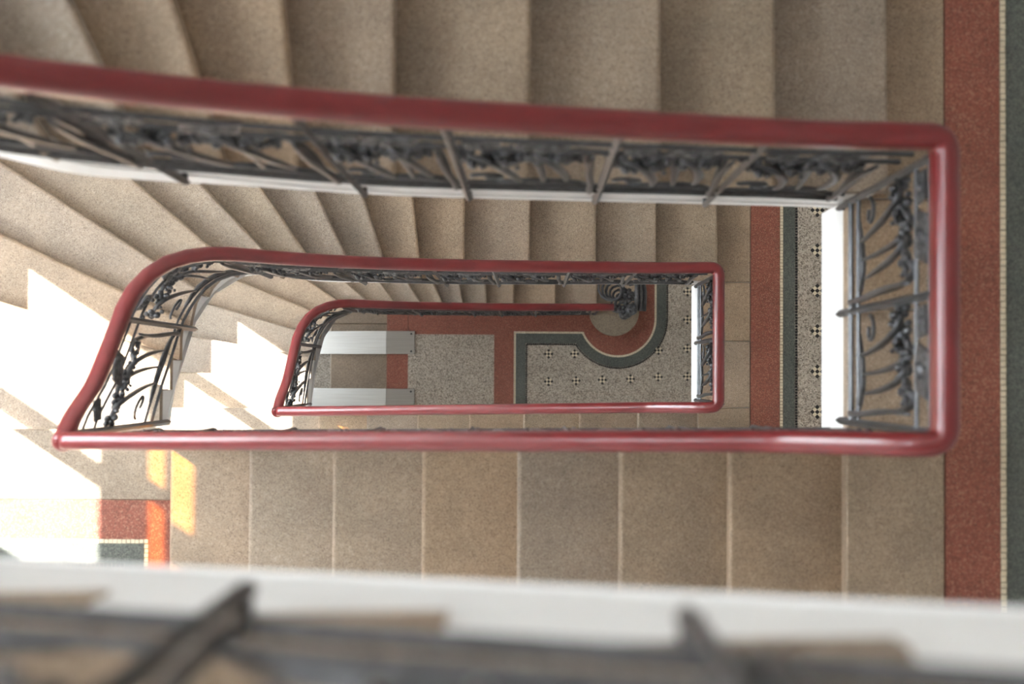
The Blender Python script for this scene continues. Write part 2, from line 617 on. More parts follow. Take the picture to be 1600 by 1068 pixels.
def entrance_door():
    z0, z1 = Z_GROUND - 0.31, Z_GROUND + 1.85
    mb = MB().box(XO + 0.01, XO + 0.08, -0.50, -0.45, z0, z1).box(XO + 0.01, XO + 0.08, 0.45, 0.50, z0, z1).box(XO + 0.01, XO + 0.08, -0.45, 0.45, z1 - 0.05, z1)
    root = structure(mb.put('door_1', 'wood'), 'dark wooden entrance door with one glazed leaf at the left')
    leaf = MB().box(XO + 0.02, XO + 0.06, -0.45, -0.03, z0, z1 - 0.05).put('door_leaf', 'wood', root)
    MB().box(XO + 0.06, XO + 0.07, -0.38, -0.10, z0 + 0.2, z0 + 0.9).put('panel', 'wood', leaf)
    g = MB().box(XO + 0.02, XO + 0.06, -0.03, 0.02, z0, z1 - 0.05).box(XO + 0.02, XO + 0.06, 0.41, 0.45, z0, z1 - 0.05)
    g.box(XO + 0.02, XO + 0.06, 0.02, 0.41, z0, z0 + 0.15).box(XO + 0.02, XO + 0.06, 0.02, 0.41, z1 - 0.25, z1 - 0.05)
    leaf = g.put('door_leaf', 'wood', root)
    MB().box(XO + 0.038, XO + 0.042, 0.02, 0.41, z0 + 0.15, z1 - 0.25).put('pane', 'glass', leaf)
    MB().tube([(XO + 0.06, 0.0, z0 + 1.05), (XO + 0.11, 0.0, z0 + 1.05), (XO + 0.11, -0.09, z0 + 1.05)], 0.010, 8).put('handle', 'steel', leaf, smooth=True)
    d = bpy.data.lights.new('door_portal', 'AREA')
    d.shape = 'RECTANGLE'
    d.size, d.size_y = z1 - z0, 1.0
    d.cycles.is_portal = True
    o = bpy.data.objects.new('door_portal', d)
    COL.objects.link(o)
    o.location = (XO - 0.01, 0.0, (z0 + z1) / 2)
    o.rotation_euler = (0, -math.pi / 2, 0)
entrance_door()

# ------------------------------------------------------------------ floors and landings
def tint(o, c):
    o.color = (*c, 1)
    return o
TINTS = [(1.03, 1.0, 0.98), (0.97, 0.99, 1.02), (1.0, 1.0, 1.0), (1.06, 0.98, 0.88), (0.93, 0.95, 0.99), (1.0, 0.97, 0.92), (1.02, 0.96, 0.88), (1.0, 0.99, 0.95)]

def tessera_mesh(sx, sy, mat, name):
    mb = MB().bevel_box(-sx / 2, sx / 2, -sy / 2, sy / 2, -0.004, 0.002, 0.0012)
    me = bpy.data.meshes.new(name)
    me.from_pydata(mb.v, [], mb.f)
    me.materials.append(M[mat])
    return me
TES_CREAM = tessera_mesh(0.0150, 0.0150, 'cream', 'tessera')

def tessera_row(parent, p0, p1, size, mat, name, single=False, z=0.0, jitter=0.0006):
    """row of small mosaic cubes from p0 to p1"""
    a, b = Vector(p0), Vector(p1)
    L = (b - a).length
    n = max(1, int(L / (size + 0.002)))
    t = (b - a).normalized()
    ang = math.atan2(t.y, t.x)
    mb = MB()
    for i in range(n):
        c = a + t * ((i + 0.5) * L / n)
        c = c + Vector((random.uniform(-jitter, jitter), random.uniform(-jitter, jitter)))
        if single:
            copy_mesh(name, TES_CREAM, (c.x, c.y, z + random.uniform(-0.0004, 0.0004)), parent, (0, 0, ang + random.uniform(-0.05, 0.05)),
                      (random.uniform(0.92, 1.02), random.uniform(0.94, 1.03), 1))
        else:
            h = size / 2 * random.uniform(0.9, 1.03)
            nrm = Vector((-t.y, t.x))
            q = [c - t * h - nrm * h, c + t * h - nrm * h, c + t * h + nrm * h, c - t * h + nrm * h]
            zt = z + random.uniform(0.0008, 0.002)
            mb.prism([(v.x, v.y) for v in q], z - 0.004, zt)
    if not single:
        return mb.put(name, mat, parent, kind='stuff')

def tessera_curve(parent, pts, size, mat, name, z):
    mb = MB()
    arc = [0.0]
    for a, b in zip(pts, pts[1:]): arc.append(arc[-1] + math.dist(a, b))
    n = int(arc[-1] / (size + 0.002))
    P = Path([(x, y, 0) for x, y in pts])
    for i in range(n):
        d = (i + 0.5) * arc[-1] / n
        c, t = P.at(d), P.tan(d)
        nrm = Vector((-t.y, t.x, 0))
        h = size / 2 * random.uniform(0.9, 1.03)
        q = [c - t * h - nrm * h, c + t * h - nrm * h, c + t * h + nrm * h, c - t * h + nrm * h]
        mb.prism([(v.x, v.y) for v in q], z - 0.004, z + random.uniform(0.0008, 0.002))
    return mb.put(name, mat, parent, kind='stuff')

def motif(parent, x, y, z):
    """checker of small diamonds set in the terrazzo: black corners and centre, cream between"""
    s = 0.0185
    mbk, mbc = MB(), MB()
    for i in (-1, 0, 1):
        for j in (-1, 0, 1):
            c = Vector((x + (i - j) * s * 0.7071, y + (i + j) * s * 0.7071))
            h = s * 0.7071 * 0.96
            poly = [(c.x - h, c.y), (c.x, c.y - h), (c.x + h, c.y), (c.x, c.y + h)]
            (mbk if (i + j) % 2 == 0 else mbc).prism(poly, z - 0.004, z + 0.0014)
    k = mbk.put('mosaic_flower', 'black', parent)
    mbc.put('cream_tessera', 'cream', k)

def right_landing(zR, label, single):
    root = structure(MB().box(X0_B + 0.03, XW_R, YW_B, YW_T, zR - 0.36, zR - 0.012).put('floor_landing', 'plaster'), label)
    # white edge facing the well
    yb, yt = face_b_y(X0_B), 0.518
    MB().box(X0_B + 0.004, X0_B + 0.034, yb - 0.0, yt + 0.0, zR - 0.37, zR - TT).put('fascia', 'plaster', root)
    # stone border slabs along the edge (the last step of the flight below)
    cuts = [YW_B, -0.72, yb, 0.20, yt, 1.10, YW_T]
    for i, (a, b) in enumerate(zip(cuts, cuts[1:])):
        x0 = X0_B + (0.0 if b <= yt + 1e-6 else 0.05)
        mb = MB().bevel_box(x0, 1.188, a + 0.0012, b - 0.0012, zR - TT, zR, 0.004)
        tint(mb.put('border_slab', 'stone', root), TINTS[(i * 3 + 2) % 8])
    MB().box(1.190, 1.346, YW_B, YW_T, zR - 0.02, zR).put('red_border', 'red', root)
    MB().box(1.346, 1.366, YW_B, YW_T, zR - 0.02, zR - 0.0015).put('mortar_bed', 'mortar', root)
    tessera_row(root, (1.356, -0.80 if single else YW_B), (1.356, 1.13 if single else YW_T), 0.0150, 'cream', 'cream_tessera', single, zR)
    MB().box(1.366, 1.428, YW_B, YW_T, zR - 0.02, zR).put('green_border', 'green', root)
    tessera_row(root, (1.436, YW_B), (1.436, YW_T), 0.0135, 'black', 'black_tessera', False, zR)
    MB().box(1.428, XW_R, YW_B, YW_T, zR - 0.02, zR - 0.0012).put('terrazzo_field', 'field', root)
    for k in range(-7, 5):
        y = 0.911 + 0.218 * k
        if YW_B + 0.1 < y < YW_T - 0.1:
            for i in range(3):
                motif(root, 1.549 + 0.22 * i, y, zR)
    return root

right_landing(H, 'upper right landing of red bordered terrazzo above the camera', False)
right_landing(0.0, 'nearer right landing with red border, cream mosaic line and green band', True)
right_landing(-H, 'lower right landing floor with red and green bands and checker motifs', False)

def left_landing(zL, label):
    root = structure(MB().box(XW_L, -1.29, YW_B, -0.225, zL - 0.30, zL - 0.012).put('floor_landing', 'plaster'), label)
    def slab(name, x0, x1, y0, y1, mat='stone', k=0, z1=0.0):
        o = MB().box(x0, x1, y0, y1, zL - 0.02, zL + z1).put(name, mat, root)
        return tint(o, TINTS[k % 8])
    # stone strip beside the well, then the coloured bands turning the corner
    xs = [XW_L, -2.45, -1.272]
    for i, (a, b) in enumerate(zip(xs, xs[1:])):
        o = MB().bevel_box(a + 0.001, b - 0.001, -0.467, -0.206, zL - TT, zL, 0.004).put('border_slab', 'stone', root)
        tint(o, TINTS[i + 1])
    slab('red_border', XW_L, -1.333, -0.612, -0.467, 'red')
    slab('red_border', -1.417, -1.333, YW_B, -0.612, 'red')
    slab('edge_strip', -1.333, -1.272, YW_B, -0.467, 'stone', 3)
    slab('mortar_bed', XW_L, -1.417, YW_B, -0.612, 'mortar', 0, -0.0015)
    tessera_row(root, (XW_L, -0.620), (-1.418, -0.620), 0.0145, 'cream', 'cream_tessera', False, zL)
    tessera_row(root, (-1.425, -0.630), (-1.425, YW_B), 0.0145, 'cream', 'cream_tessera', False, zL)
    slab('green_border', XW_L, -1.434, -0.70, -0.629, 'green')
    slab('green_border', -1.505, -1.434, YW_B, -0.70, 'green')
    tessera_row(root, (XW_L, -0.707), (-1.506, -0.707), 0.0135, 'black', 'black_tessera', False, zL)
    slab('terrazzo_field', XW_L, -1.505, YW_B, -0.70, 'field', 0, -0.001)
    for i in range(6):
        for j in range(3):
            motif(root, -1.66 - 0.22 * i, -0.86 - 0.22 * j, zL)
    return root
left_landing(H - 8 * RISE, 'top left landing of bordered terrazzo above the camera')
left_landing(-8 * RISE, 'sunlit left landing with red, cream and green border')
left_landing(-H - 8 * RISE, 'lower sunlit left landing seen past the middle railing')

# ground floor -------------------------------------------------------
zg = Z_GROUND
XS = -1.14                           # step down to the entrance
ground = structure(MB().box(XS + 0.02, XW_R, YW_B, YW_T, ZBOT, zg - 0.012).put('floor', 'plaster'), 'hall floor of terrazzo with red and green mosaic bands')
AC = (0.694, 0.467)                   # centre of the mosaic round the bottom step
def arc_pts(r, a0, a1, n=28):
    return [(AC[0] + r * math.cos(lerp(a0, a1, i / n)), AC[1] + r * math.sin(lerp(a0, a1, i / n))) for i in range(n + 1)]
def ang_left(r, y): return math.pi + math.asin((AC[1] - y) / r)
a_in, a_out = ang_left(0.308, 0.345), ang_left(0.384, 0.268)
inner = [(-0.113, YW_B), (-0.113, 0.345)] + arc_pts(0.308, a_in, 2 * math.pi) + [(AC[0] + 0.308, YW_T)]
outer = [(-0.037, YW_B), (-0.037, 0.268)] + arc_pts(0.384, a_out, 2 * math.pi) + [(AC[0] + 0.384, YW_T)]
# the green band is a strip between the two outlines, stitched point by point
n_in, n_out = len(inner), len(outer)
assert n_in == n_out
mb = MB()
v = [(x, y, zg - 0.02) for x, y in inner] + [(x, y, zg - 0.02) for x, y in outer] + [(x, y, zg) for x, y in inner] + [(x, y, zg) for x, y in outer]
f = []
for i in range(n_in - 1):
    f += [(2 * n_in + i, 3 * n_in + i, 3 * n_in + i + 1, 2 * n_in + i + 1), (i, i + 1, n_in + i + 1, n_in + i),
          (i, 2 * n_in + i, 2 * n_in + i + 1, i + 1), (n_in + i, n_in + i + 1, 3 * n_in + i + 1, 3 * n_in + i)]
mb.add(v, f).put('green_border', 'green', ground)
cream_line = [(-0.122, YW_B), (-0.122, 0.354)] + arc_pts(0.299, ang_left(0.299, 0.354), 2 * math.pi) + [(AC[0] + 0.299, YW_T)]
tessera_curve(ground, densify(cream_line), 0.0145, 'cream', 'cream_tessera', zg)
black_line = [(-0.029, YW_B), (-0.029, 0.260)] + arc_pts(0.392, ang_left(0.392, 0.260), 2 * math.pi) + [(AC[0] + 0.392, YW_T)]
tessera_curve(ground, densify(black_line), 0.0135, 'black', 'black_tessera', zg)
MB().box(-0.037, XW_R, YW_B, YW_T, zg - 0.02, zg - 0.0016).put('terrazzo_field', 'field', ground)
# red field: hangs over the terrazzo up to the cream line, cut as polygons
red_poly = [(-0.97, 0.335), (-0.286, 0.335), (-0.286, YW_B), (-0.130, YW_B), (-0.130, 0.362)] + \
           arc_pts(0.291, ang_left(0.291, 0.362), 2 * math.pi) + [(AC[0] + 0.291, YW_T), (-0.97, YW_T)]
rm = MB()
rm.prism([(-0.97, 0.362), (-0.97, 0.335), (-0.286, 0.335), (-0.130, 0.362)], zg - 0.02, zg)
rm.prism([(-0.286, 0.335), (-0.286, YW_B), (-0.130, YW_B), (-0.130, 0.362)], zg - 0.02, zg)
ar = arc_pts(0.291, ang_left(0.291, 0.362), 2 * math.pi)
rm.prism(ar + [(AC[0] + 0.291, YW_T), (ar[0][0], YW_T)], zg - 0.02, zg)
rm.prism([(-0.97, 0.362), (ar[0][0], 0.362), (ar[0][0], YW_T), (-0.97, YW_T)], zg - 0.02, zg)
rm.put('red_border', 'red', ground)
MB().box(-1.14, -0.972, YW_B, YW_T, zg - 0.02, zg).put('red_border', 'red', ground)
MB().box(-0.972, -0.286, YW_B, 0.335, zg - 0.02, zg - 0.0005).put('terrazzo_panel', 'field', ground)
for x, y in ((0.147, -0.035), (0.365, -0.027), (0.573, -0.019), (0.796, -0.010), (1.016, 0.006), (1.247, 0.011), (1.246, 0.234), (1.246, 0.462),
             (1.246, 0.684), (0.146, 0.184), (1.018, 0.217), (0.352, 0.186), (1.246, 0.905), (1.46, 0.011), (1.46, 0.234), (1.46, 0.462), (1.46, 0.684)):
    motif(ground, x, y, zg)
for i in range(7):
    motif(ground, 0.147 + 0.22 * i, -0.25, zg)
entry = structure(MB().box(XW_L, XS + 0.02, YW_B, YW_T, ZBOT, zg - 0.31).put('floor_entrance', 'field'), 'lower pale entrance floor at the left')
for k, (a, b) in enumerate(((YW_B, -0.55), (-0.55, 0.42), (0.42, YW_T))):
    tint(MB().bevel_box(-1.61, XS + 0.02, a + 0.001, b - 0.001, zg - 0.15 - TT, zg - 0.15, 0.006).put('entrance_step', 'stone', entry), (0.92, 0.9, 0.88))
MB().box(-1.59, -1.57, YW_B, YW_T, zg - 0.31, zg - 0.15 - TT).put('riser', 'plaster', entry)
MB().box(XS + 0.005, XS + 0.02, YW_B, YW_T, zg - 0.16, zg - 0.02).put('riser', 'stone', entry)

# ------------------------------------------------------------------ stairs
def hit_wall(p, q):
    """extend the line p->q to the outer walls"""
    d = (q[0] - p[0], q[1] - p[1])
    best = 1e9
    if d[0] < -1e-6: best = min(best, (XW_L - p[0]) / d[0])
    if d[0] > 1e-6: best = min(best, (XW_R - p[0]) / d[0])
    if d[1] > 1e-6: best = min(best, (YW_T - p[1]) / d[1])
    if d[1] < -1e-6: best = min(best, (YW_B - p[1]) / d[1])
    return (p[0] + d[0] * best, p[1] + d[1] * best)

def inside(*pts):
    return [(min(max(p[0], XW_L), XW_R), min(max(p[1], YW_B), YW_T)) for p in pts]

def shift_line(p, q, d):
    """line p->q moved d to the left of its direction"""
    t = Vector((q[0] - p[0], q[1] - p[1])).normalized()
    n = Vector((-t.y, t.x)) * d
    return (p[0] + n.x, p[1] + n.y), (q[0] + n.x, q[1] + n.y)

def tread(poly, front, z, parent, k):
    """slab with a rounded front edge; front = number of the polygon edge that is the nosing"""
    bm = bmesh.new()
    lo = [bm.verts.new((x, y, z - TT)) for x, y in poly]
    hi = [bm.verts.new((x, y, z)) for x, y in poly]
    n = len(poly)
    bm.faces.new(lo[::-1])
    bm.faces.new(hi)
    for i in range(n):
        bm.faces.new((lo[i], lo[(i + 1) % n], hi[(i + 1) % n], hi[i]))
    bmesh.ops.recalc_face_normals(bm, faces=bm.faces)
    e = [x for x in bm.edges if {x.verts[0], x.verts[1]} == {hi[front], hi[(front + 1) % n]}]
    bmesh.ops.bevel(bm, geom=e, offset=0.014, segments=4, profile=0.5, affect='EDGES')
    bm.verts.index_update()
    vs_ = [tuple(v.co) for v in bm.verts]
    fs_ = [tuple(v.index for v in fc.verts) for fc in bm.faces]
    bm.free()
    o = put('tread', vs_, fs_, 'stone', parent)
    return tint(o, TINTS[k % 8])

def flight_t(zR, label, ground_flight=False, tseed=0):
    nose = NOSE_G if ground_flight else NOSE_T
    root = empty('stair_flight', (-0.6, 1.2, zR), label, 'staircase')
    face = face_t(False)
    face = densify([(1.02, 0.519), face[1]], 0.03)[:-1] + face[1:]
    def inner_index(i):
        (p, q) = nose[i]
        d = Vector((q[0] - p[0], q[1] - p[1])).normalized()
        best, bi = 1e9, 0
        for j, c in enumerate(face):
            w = Vector((c[0] - p[0], c[1] - p[1]))
            e = abs(w.x * d.y - w.y * d.x) + (0.0 if w.length < 0.35 else 10)
            if e < best: best, bi = e, j
        return bi
    idx = {i: inner_index(i) for i in nose}
    idx[16] = len(face) - 1
    out = {i: hit_wall(*nose[i]) for i in nose}
    corner = (XW_L, YW_T)
    for i in range(1, 16):
        z = zR + i * RISE
        ia, ib = idx[i], max(idx[i + 1], idx[i] + 1)
        ib2 = min(ib + 1, len(face) - 1)
        inn = face[ia:ib2 + 1]
        # back edge tucked a little under the next riser
        pb, qb = shift_line(inn[-1], out[i + 1], -0.0)
        oa, ob = out[i], out[i + 1]
        t = Vector((ob[0] - inn[-1][0], ob[1] - inn[-1][1])).normalized()
        # direction of ascent: perpendicular to the nosing
        poly = list(inn)
        obx = (ob[0] + t.y * -0.02, ob[1] + t.x * 0.02)
        ob_t = (max(XW_L, min(obx[0], ob[0])), max(YW_B, min(ob[1], YW_T)))
        if abs(ob[1] - YW_T) < 1e-4: ob_t = (max(XW_L, ob[0] - 0.02), YW_T)
        else: ob_t = (XW_L, ob[1] - 0.02)
        poly.append(ob_t)
        if abs(oa[1] - YW_T) < 1e-4 and abs(ob_t[0] - XW_L) < 1e-4 and ob_t[1] < YW_T - 0.01:
            poly.append(corner)
        poly.append(oa)
        poly = poly[::-1]
        # after reversal: index 0 = outer end of the nosing, last = inner end of the nosing
        tread(poly, len(poly) - 1, z, root, i * 3 + tseed)
        # riser set back under the nosing
        p0, p1 = Vector(face[ia]), Vector(oa)
        t = (p1 - p0).normalized()
        nrm = Vector((-t.y, t.x))            # ascending side
        a0, a1 = p0 + nrm * 0.018 + t * 0.004, p1 + nrm * 0.018
        b0, b1 = p0 + nrm * 0.036 + t * 0.004, p1 + nrm * 0.036
        rz0 = z - RISE
        o = MB().prism(inside(a0, a1, b1, b0), rz0, z - TT).put('riser', 'stone', root)
        tint(o, TINTS[(i * 3 + tseed) % 8])
    # last riser up to the left landing
    p0, p1 = Vector(face[-1]), Vector(out[16])
    t = (p1 - p0).normalized()
    nrm = Vector((-t.y, t.x))
    o = MB().prism(inside(p0 + nrm * 0.018, p1 + nrm * 0.018, p1 + nrm * 0.036, p0 + nrm * 0.036),
                   zR + 15 * RISE, zR + 16 * RISE - TT).put('riser', 'stone', root)
    # cut stringer: stepped top under the tread ends, raking bottom
    P = Path([(x, y, 0) for x, y in face])
    bounds = {i: P.s[idx[i]] for i in idx}
    i0 = 2 if ground_flight else 1
    drop = {1: 0.40, 6: 0.44, 7: 0.46, 8: 0.50, 9: 0.57, 10: 0.55, 11: 0.36, 12: 0.22, 13: 0.20, 14: 0.20, 15: 0.26}
    bk = [(bounds[i], zR + i * RISE - drop.get(i, 0.43)) for i in range(1, 16)]
    bk.append((P.len, zR + 16 * RISE - 0.31))
    bk = [(0.0, zR - (0.30 if not ground_flight else 0.30))] + [b for b in bk if b[0] > 0.1]
    mb = MB()
    samples = []
    for i in range(1, 16):
        sa, sb = bounds[i], bounds[i + 1]
        m = max(2, int((sb - sa) / 0.03) + 1)
        for j in range(m + 1):
            samples.append((lerp(sa + 0.022, sb + 0.0215, j / m), zR + i * RISE - TT))
    vv, ff = [], []
    for s_, zt in samples:
        c, t = P.at(s_), P.tan(s_)
        nrm = Vector((t.y, -t.x, 0))
        zb = interp(bk, s_ )
        # smooth the raking line
        zb = sum(interp(bk, s_ + k * 0.05) for k in (-2, -1, 0, 1, 2)) / 5
        zb = min(zb, zt - 0.02)
        if ground_flight: zb = max(zb, zR)
        zt = max(zt, zb + 0.01)
        p = Vector((c.x, c.y, 0)) + nrm * 0.004
        q = p + nrm * 0.02
        vv += [(p.x, p.y, zb), (p.x, p.y, zt), (q.x, q.y, zt), (q.x, q.y, zb)]
    n = len(samples)
    for i in range(n - 1):
        a, b = 4 * i, 4 * i + 4
        for k in range(4):
            k2 = (k + 1) % 4
            ff.append((a + k, b + k, b + k2, a + k2))
    ff += [(0, 1, 2, 3), (4 * n - 4, 4 * n - 1, 4 * n - 2, 4 * n - 3)]
    put('stringer', vv, ff, 'plaster', root)
    # plaster underside between the stringer and the walls
    vv, ff = [], []
    for i in range(1, 17):
        c = face[idx[i]]
        o_ = out[i]
        zb = (zR + i * RISE - (0.34 if i < 10 else 0.25)) if not ground_flight else max(zR + 0.0, zR + i * RISE - 0.34)
        vv += [(c[0], c[1], zb), (o_[0], o_[1], zb)]
    for i in range(15):
        ff.append((2 * i, 2 * i + 1, 2 * i + 3, 2 * i + 2))
    put('soffit', vv, ff, 'plaster', root)
    return root

def flight_b(zR, label, tseed=0, dx=0.0):
    """straight flight: eight risers up to the landing at zR"""
    root = empty('stair_flight', (-0.2, -0.9, zR - 8 * RISE), label, 'staircase')
    for k in range(1, 8):
        x0 = X0_B + dx - k * GO_B
        x1 = x0 + GO_B + 0.02
        z = zR - k * RISE
        poly = [(x0, face_b_y(x0)), (x0, YW_B), (x1, YW_B), (x1, face_b_y(x1))]
        tread(poly, 0, z, root, [7, 6, 5, 4, 3, 2, 1, 0][k % 8] + tseed)
    for k in range(0, 8):
        x0 = X0_B + dx - k * GO_B
        z = zR - k * RISE
        o = MB().box(x0 + 0.018, x0 + 0.036, YW_B, face_b_y(x0) - 0.004, z - RISE, z - TT).put('riser', 'stone', root)
        tint(o, TINTS[(8 - k) % 8])
    vv, ff = [], []
    samples = []
    for k in range(7, 0, -1):
        x0 = X0_B + dx - k * GO_B
        samples += [(x0 + 0.021, zR - k * RISE - TT), (x0 + GO_B + 0.020, zR - k * RISE - TT)]
    samples = [(-1.42, zR - 8 * RISE - TT), (samples[0][0] - 0.001, zR - 8 * RISE - TT)] + samples + [(X0_B + dx + 0.021, zR - TT)]
    for x, zt in samples:
        zb = zR + b_nose(x) - 0.36
        if x < -1.2: zb = max(zb, zR - 8 * RISE - 0.30)
        y = face_b_y(x) - 0.004
        vv += [(x, y, zb), (x, y, zt), (x, y - 0.02, zt), (x, y - 0.02, zb)]
    n = len(samples)
    for i in range(n - 1):
        a, b = 4 * i, 4 * i + 4
        for k in range(4):
            k2 = (k + 1) % 4
            ff.append((a + k, b + k, b + k2, a + k2))
    ff += [(0, 1, 2, 3), (4 * n - 4, 4 * n - 1, 4 * n - 2, 4 * n - 3)]
    put('stringer', vv, ff, 'plaster', root)
    xa, xb = -1.29, X0_B + 0.03
    put('soffit', [(xa, face_b_y(xa), zR + b_nose(xa) - 0.35), (xb, face_b_y(xb), zR + b_nose(xb) - 0.35),
                   (xb, YW_B, zR + b_nose(xb) - 0.35), (xa, YW_B, zR + b_nose(xa) - 0.35)], [(0, 1, 2, 3)], 'plaster', root)
    return root

flight_t(0.0, 'uppermost winding stone flight along the top edge of the view', tseed=1)
flight_b(0.0, 'straight stone flight below the large red railing, pale nosings', 0)
flight_t(-H, 'middle winding stone flight seen between the large and middle railings', tseed=4)
flight_b(-H, 'straight stone flight mostly hidden between the two red rails', 3)
tg = flight_t(-2 * H, 'lowest winding stone flight starting at the hall floor', True, 2)
flight_b(H, 'foreground straight flight with blurred white stringer at the bottom edge', 5, -0.045)
# rounded end of the bottom step
disc = [(0.657 + 0.195 * math.cos(a), 0.52 + 0.195 * math.sin(a)) for a in [2 * math.pi * i / 40 for i in range(40)]]
tint(MB().prism(disc, zg + 0.100, zg + 0.1485).put('bullnose_step', 'stone', tg), (0.84, 0.86, 0.84))
disc2 = [(0.657 + 0.175 * math.cos(a), 0.52 + 0.175 * math.sin(a)) for a in [2 * math.pi * i / 40 for i in range(40)]]
tint(MB().prism(disc2, zg, zg + 0.1015).put('bullnose_riser', 'stone', tg), (0.8, 0.8, 0.8))

# ------------------------------------------------------------------ railings
PROFILE = []
for k in range(20):
    a = 2 * math.pi * k / 20
    c, s_ = math.cos(a), math.sin(a)
    w, hh = 0.0275, 0.046
    x = w * math.copysign(abs(c) ** 0.8, c)
    y = hh * math.copysign(abs(s_) ** 0.75, s_)
    if -0.35 < s_ < 0.05: x *= 0.94        # shallow groove under the crown
    PROFILE.append((x, y))

def sweep(name, pts, parent, mat='rail', prof=PROFILE):
    n, m = len(pts), len(prof)
    vv, ff = [], []
    for i, p in enumerate(pts):
        a, b = Vector(pts[max(i - 1, 0)]), Vector(pts[min(i + 1, n - 1)])
        t0 = (Vector(p) - a); t1 = (b - Vector(p))
        t0.z = t1.z = 0
        if t0.length < 1e-6: t0 = t1.copy()
        if t1.length < 1e-6: t1 = t0.copy()
        t0.normalize(); t1.normalize()
        t = (t0 + t1).normalized()
        sc = 1.0 / max(0.5, t.dot(t0))
        nr = Vector((t.y, -t.x, 0)) * sc
        for x, y in prof:
            vv.append((p[0] + nr.x * x, p[1] + nr.y * x, p[2] + y))
    for i in range(n - 1):
        for k in range(m):
            k2 = (k + 1) % m
            ff.append((i * m + k, i * m + k2, (i + 1) * m + k2, (i + 1) * m + k))
    ff += [tuple(range(m - 1, -1, -1)), tuple((n - 1) * m + k for k in range(m))]
    return put(name, vv, ff, mat, parent, smooth=True)

def flower_mesh():
    mb = MB()
    mb.ball((0, 0, 0), 0.012, seg=6, rings=4)
    for k in range(5):
        a = 2 * math.pi * k / 5 + 0.3
        mb.ball((0.017 * math.cos(a), 0.006 * math.sin(2 * a), 0.017 * math.sin(a)), 0.011, 0.009, 0.011, 6, 4)
    mb.ball((0.006, 0.010, 0.03), 0.008, seg=6, rings=4)
    mb.ball((-0.008, -0.010, -0.028), 0.008, seg=6, rings=4)
    me = bpy.data.meshes.new('flower')
    me.from_pydata(mb.v, [], mb.f)
    me.materials.append(M['iron'])
    for p in me.polygons: p.use_smooth = True
    return me
def rosette_mesh():
    mb = MB()
    mb.ball((0, 0, 0), 0.020, 0.016, 0.020, 8, 5)
    for k in range(8):
        a = 2 * math.pi * k / 8
        mb.ball((0.034 * math.cos(a), 0, 0.034 * math.sin(a)), 0.017, 0.010, 0.017, 6, 4)
    mb.box(-0.05, 0.05, -0.004, 0.004, -0.05, 0.05)
    me = bpy.data.meshes.new('rosette')
    me.from_pydata(mb.v, [], mb.f)
    me.materials.append(M['iron'])
    return me
FLOWER, ROSETTE = flower_mesh(), rosette_mesh()

def bar_along(name, P, s0, s1, w, rad, parent, step=0.05):
    n = max(2, int((s1 - s0) / step) + 1)
    pts = [P.iron(lerp(s0, s1, i / n), w) for i in range(n + 1)]
    if w > 1:                       # flat bar let into the underside of the rail
        pts = [Vector((P.at(lerp(s0, s1, i / n)).x, P.at(lerp(s0, s1, i / n)).y, p.z)) for i, p in enumerate(pts)]
    return MB().tube(pts, rad, 4).put(name, 'iron', parent)

def bez(p0, p1, p2, p3, n=9):
    out = []
    for i in range(n + 1):
        t = i / n
        out.append(tuple((1 - t) ** 3 * a + 3 * (1 - t) ** 2 * t * b + 3 * (1 - t) * t * t * c + t ** 3 * d for a, b, c, d in zip(p0, p1, p2, p3)))
    return out

def panel(P, s0, s1, root):
    """one ironwork panel: a plant whose stems arch uphill and end in flowers, a rosette between the upper bars"""
    W = s1 - s0
    def at(u, w, off=0.0):
        return P.iron(s0 + u * W, w, off)
    stem = MB()
    st = bez((0.08, 0.12), (0.06, 0.30), (0.16, 0.45), (0.12, 0.74), 10)
    stem.tube([at(u, w, 0.004) for u, w in st], [0.009] * 7 + [0.008, 0.007, 0.006, 0.004], 6)
    st2 = bez((0.05, 0.13), (0.20, 0.27), (0.45, 0.25), (0.78, 0.20), 8)
    stem.tube([at(u, w, -0.004) for u, w in st2], [0.008] * 6 + [0.007, 0.006, 0.004], 6)
    so = stem.put('flower_spray', 'iron', root, smooth=True)
    tang = P.tan((s0 + s1) / 2)
    ang = math.atan2(tang.y, tang.x)
    ends = [(0.33, 0.700), (0.53, 0.685), (0.73, 0.665), (0.92, 0.640)]
    for k, (ue, we) in enumerate(ends):
        ub, wb = 0.10 + 0.165 * k, 0.31 - 0.025 * k
        pts = bez((ub, wb), (ub + 0.02, wb + 0.24), (ue - 0.17, we + 0.12), (ue, we), 10)
        off = 0.016 * (1 if k % 2 else -1)
        path = [at(u, w, off * math.sin(math.pi * i / 10)) for i, (u, w) in enumerate(pts)]
        rad = [0.0065 + 0.006 * math.sin(math.pi * i / 10) for i in range(11)]
        MB().tube(path, rad, 6, 0.6).put('leaf', 'iron', so, smooth=True)
        copy_mesh('flower', FLOWER, at(ue, we - 0.01), so, (0.3 * k, 0.4 * k, ang), (1.15, 1.15, 1.15))
        copy_mesh('bud', FLOWER, at(ue - 0.10, we - 0.015), so, (0.9 * k, 0.2, ang), (0.75, 0.75, 0.75))
    copy_mesh('rosette', ROSETTE, at(0.45, 0.835), root, (0, -0.25, ang), (1.1, 1.0, 1.0))
    copy_mesh('rosette', ROSETTE, at(0.82, 0.83), root, (0, 0.1, ang), (0.7, 0.8, 0.7))
    # curled tendrils below the flowers
    for uc, wc, r in ((0.80, 0.36, 0.13),):
        cu = [at(uc + r * math.cos(a) * (1 - a / 8), wc + 0.34 * r * math.sin(a) * (1 - a / 8), 0.006) for a in [0.45 * i for i in range(13)]]
        MB().tube(cu, 0.0055, 5).put('tendril', 'iron', root, smooth=True)

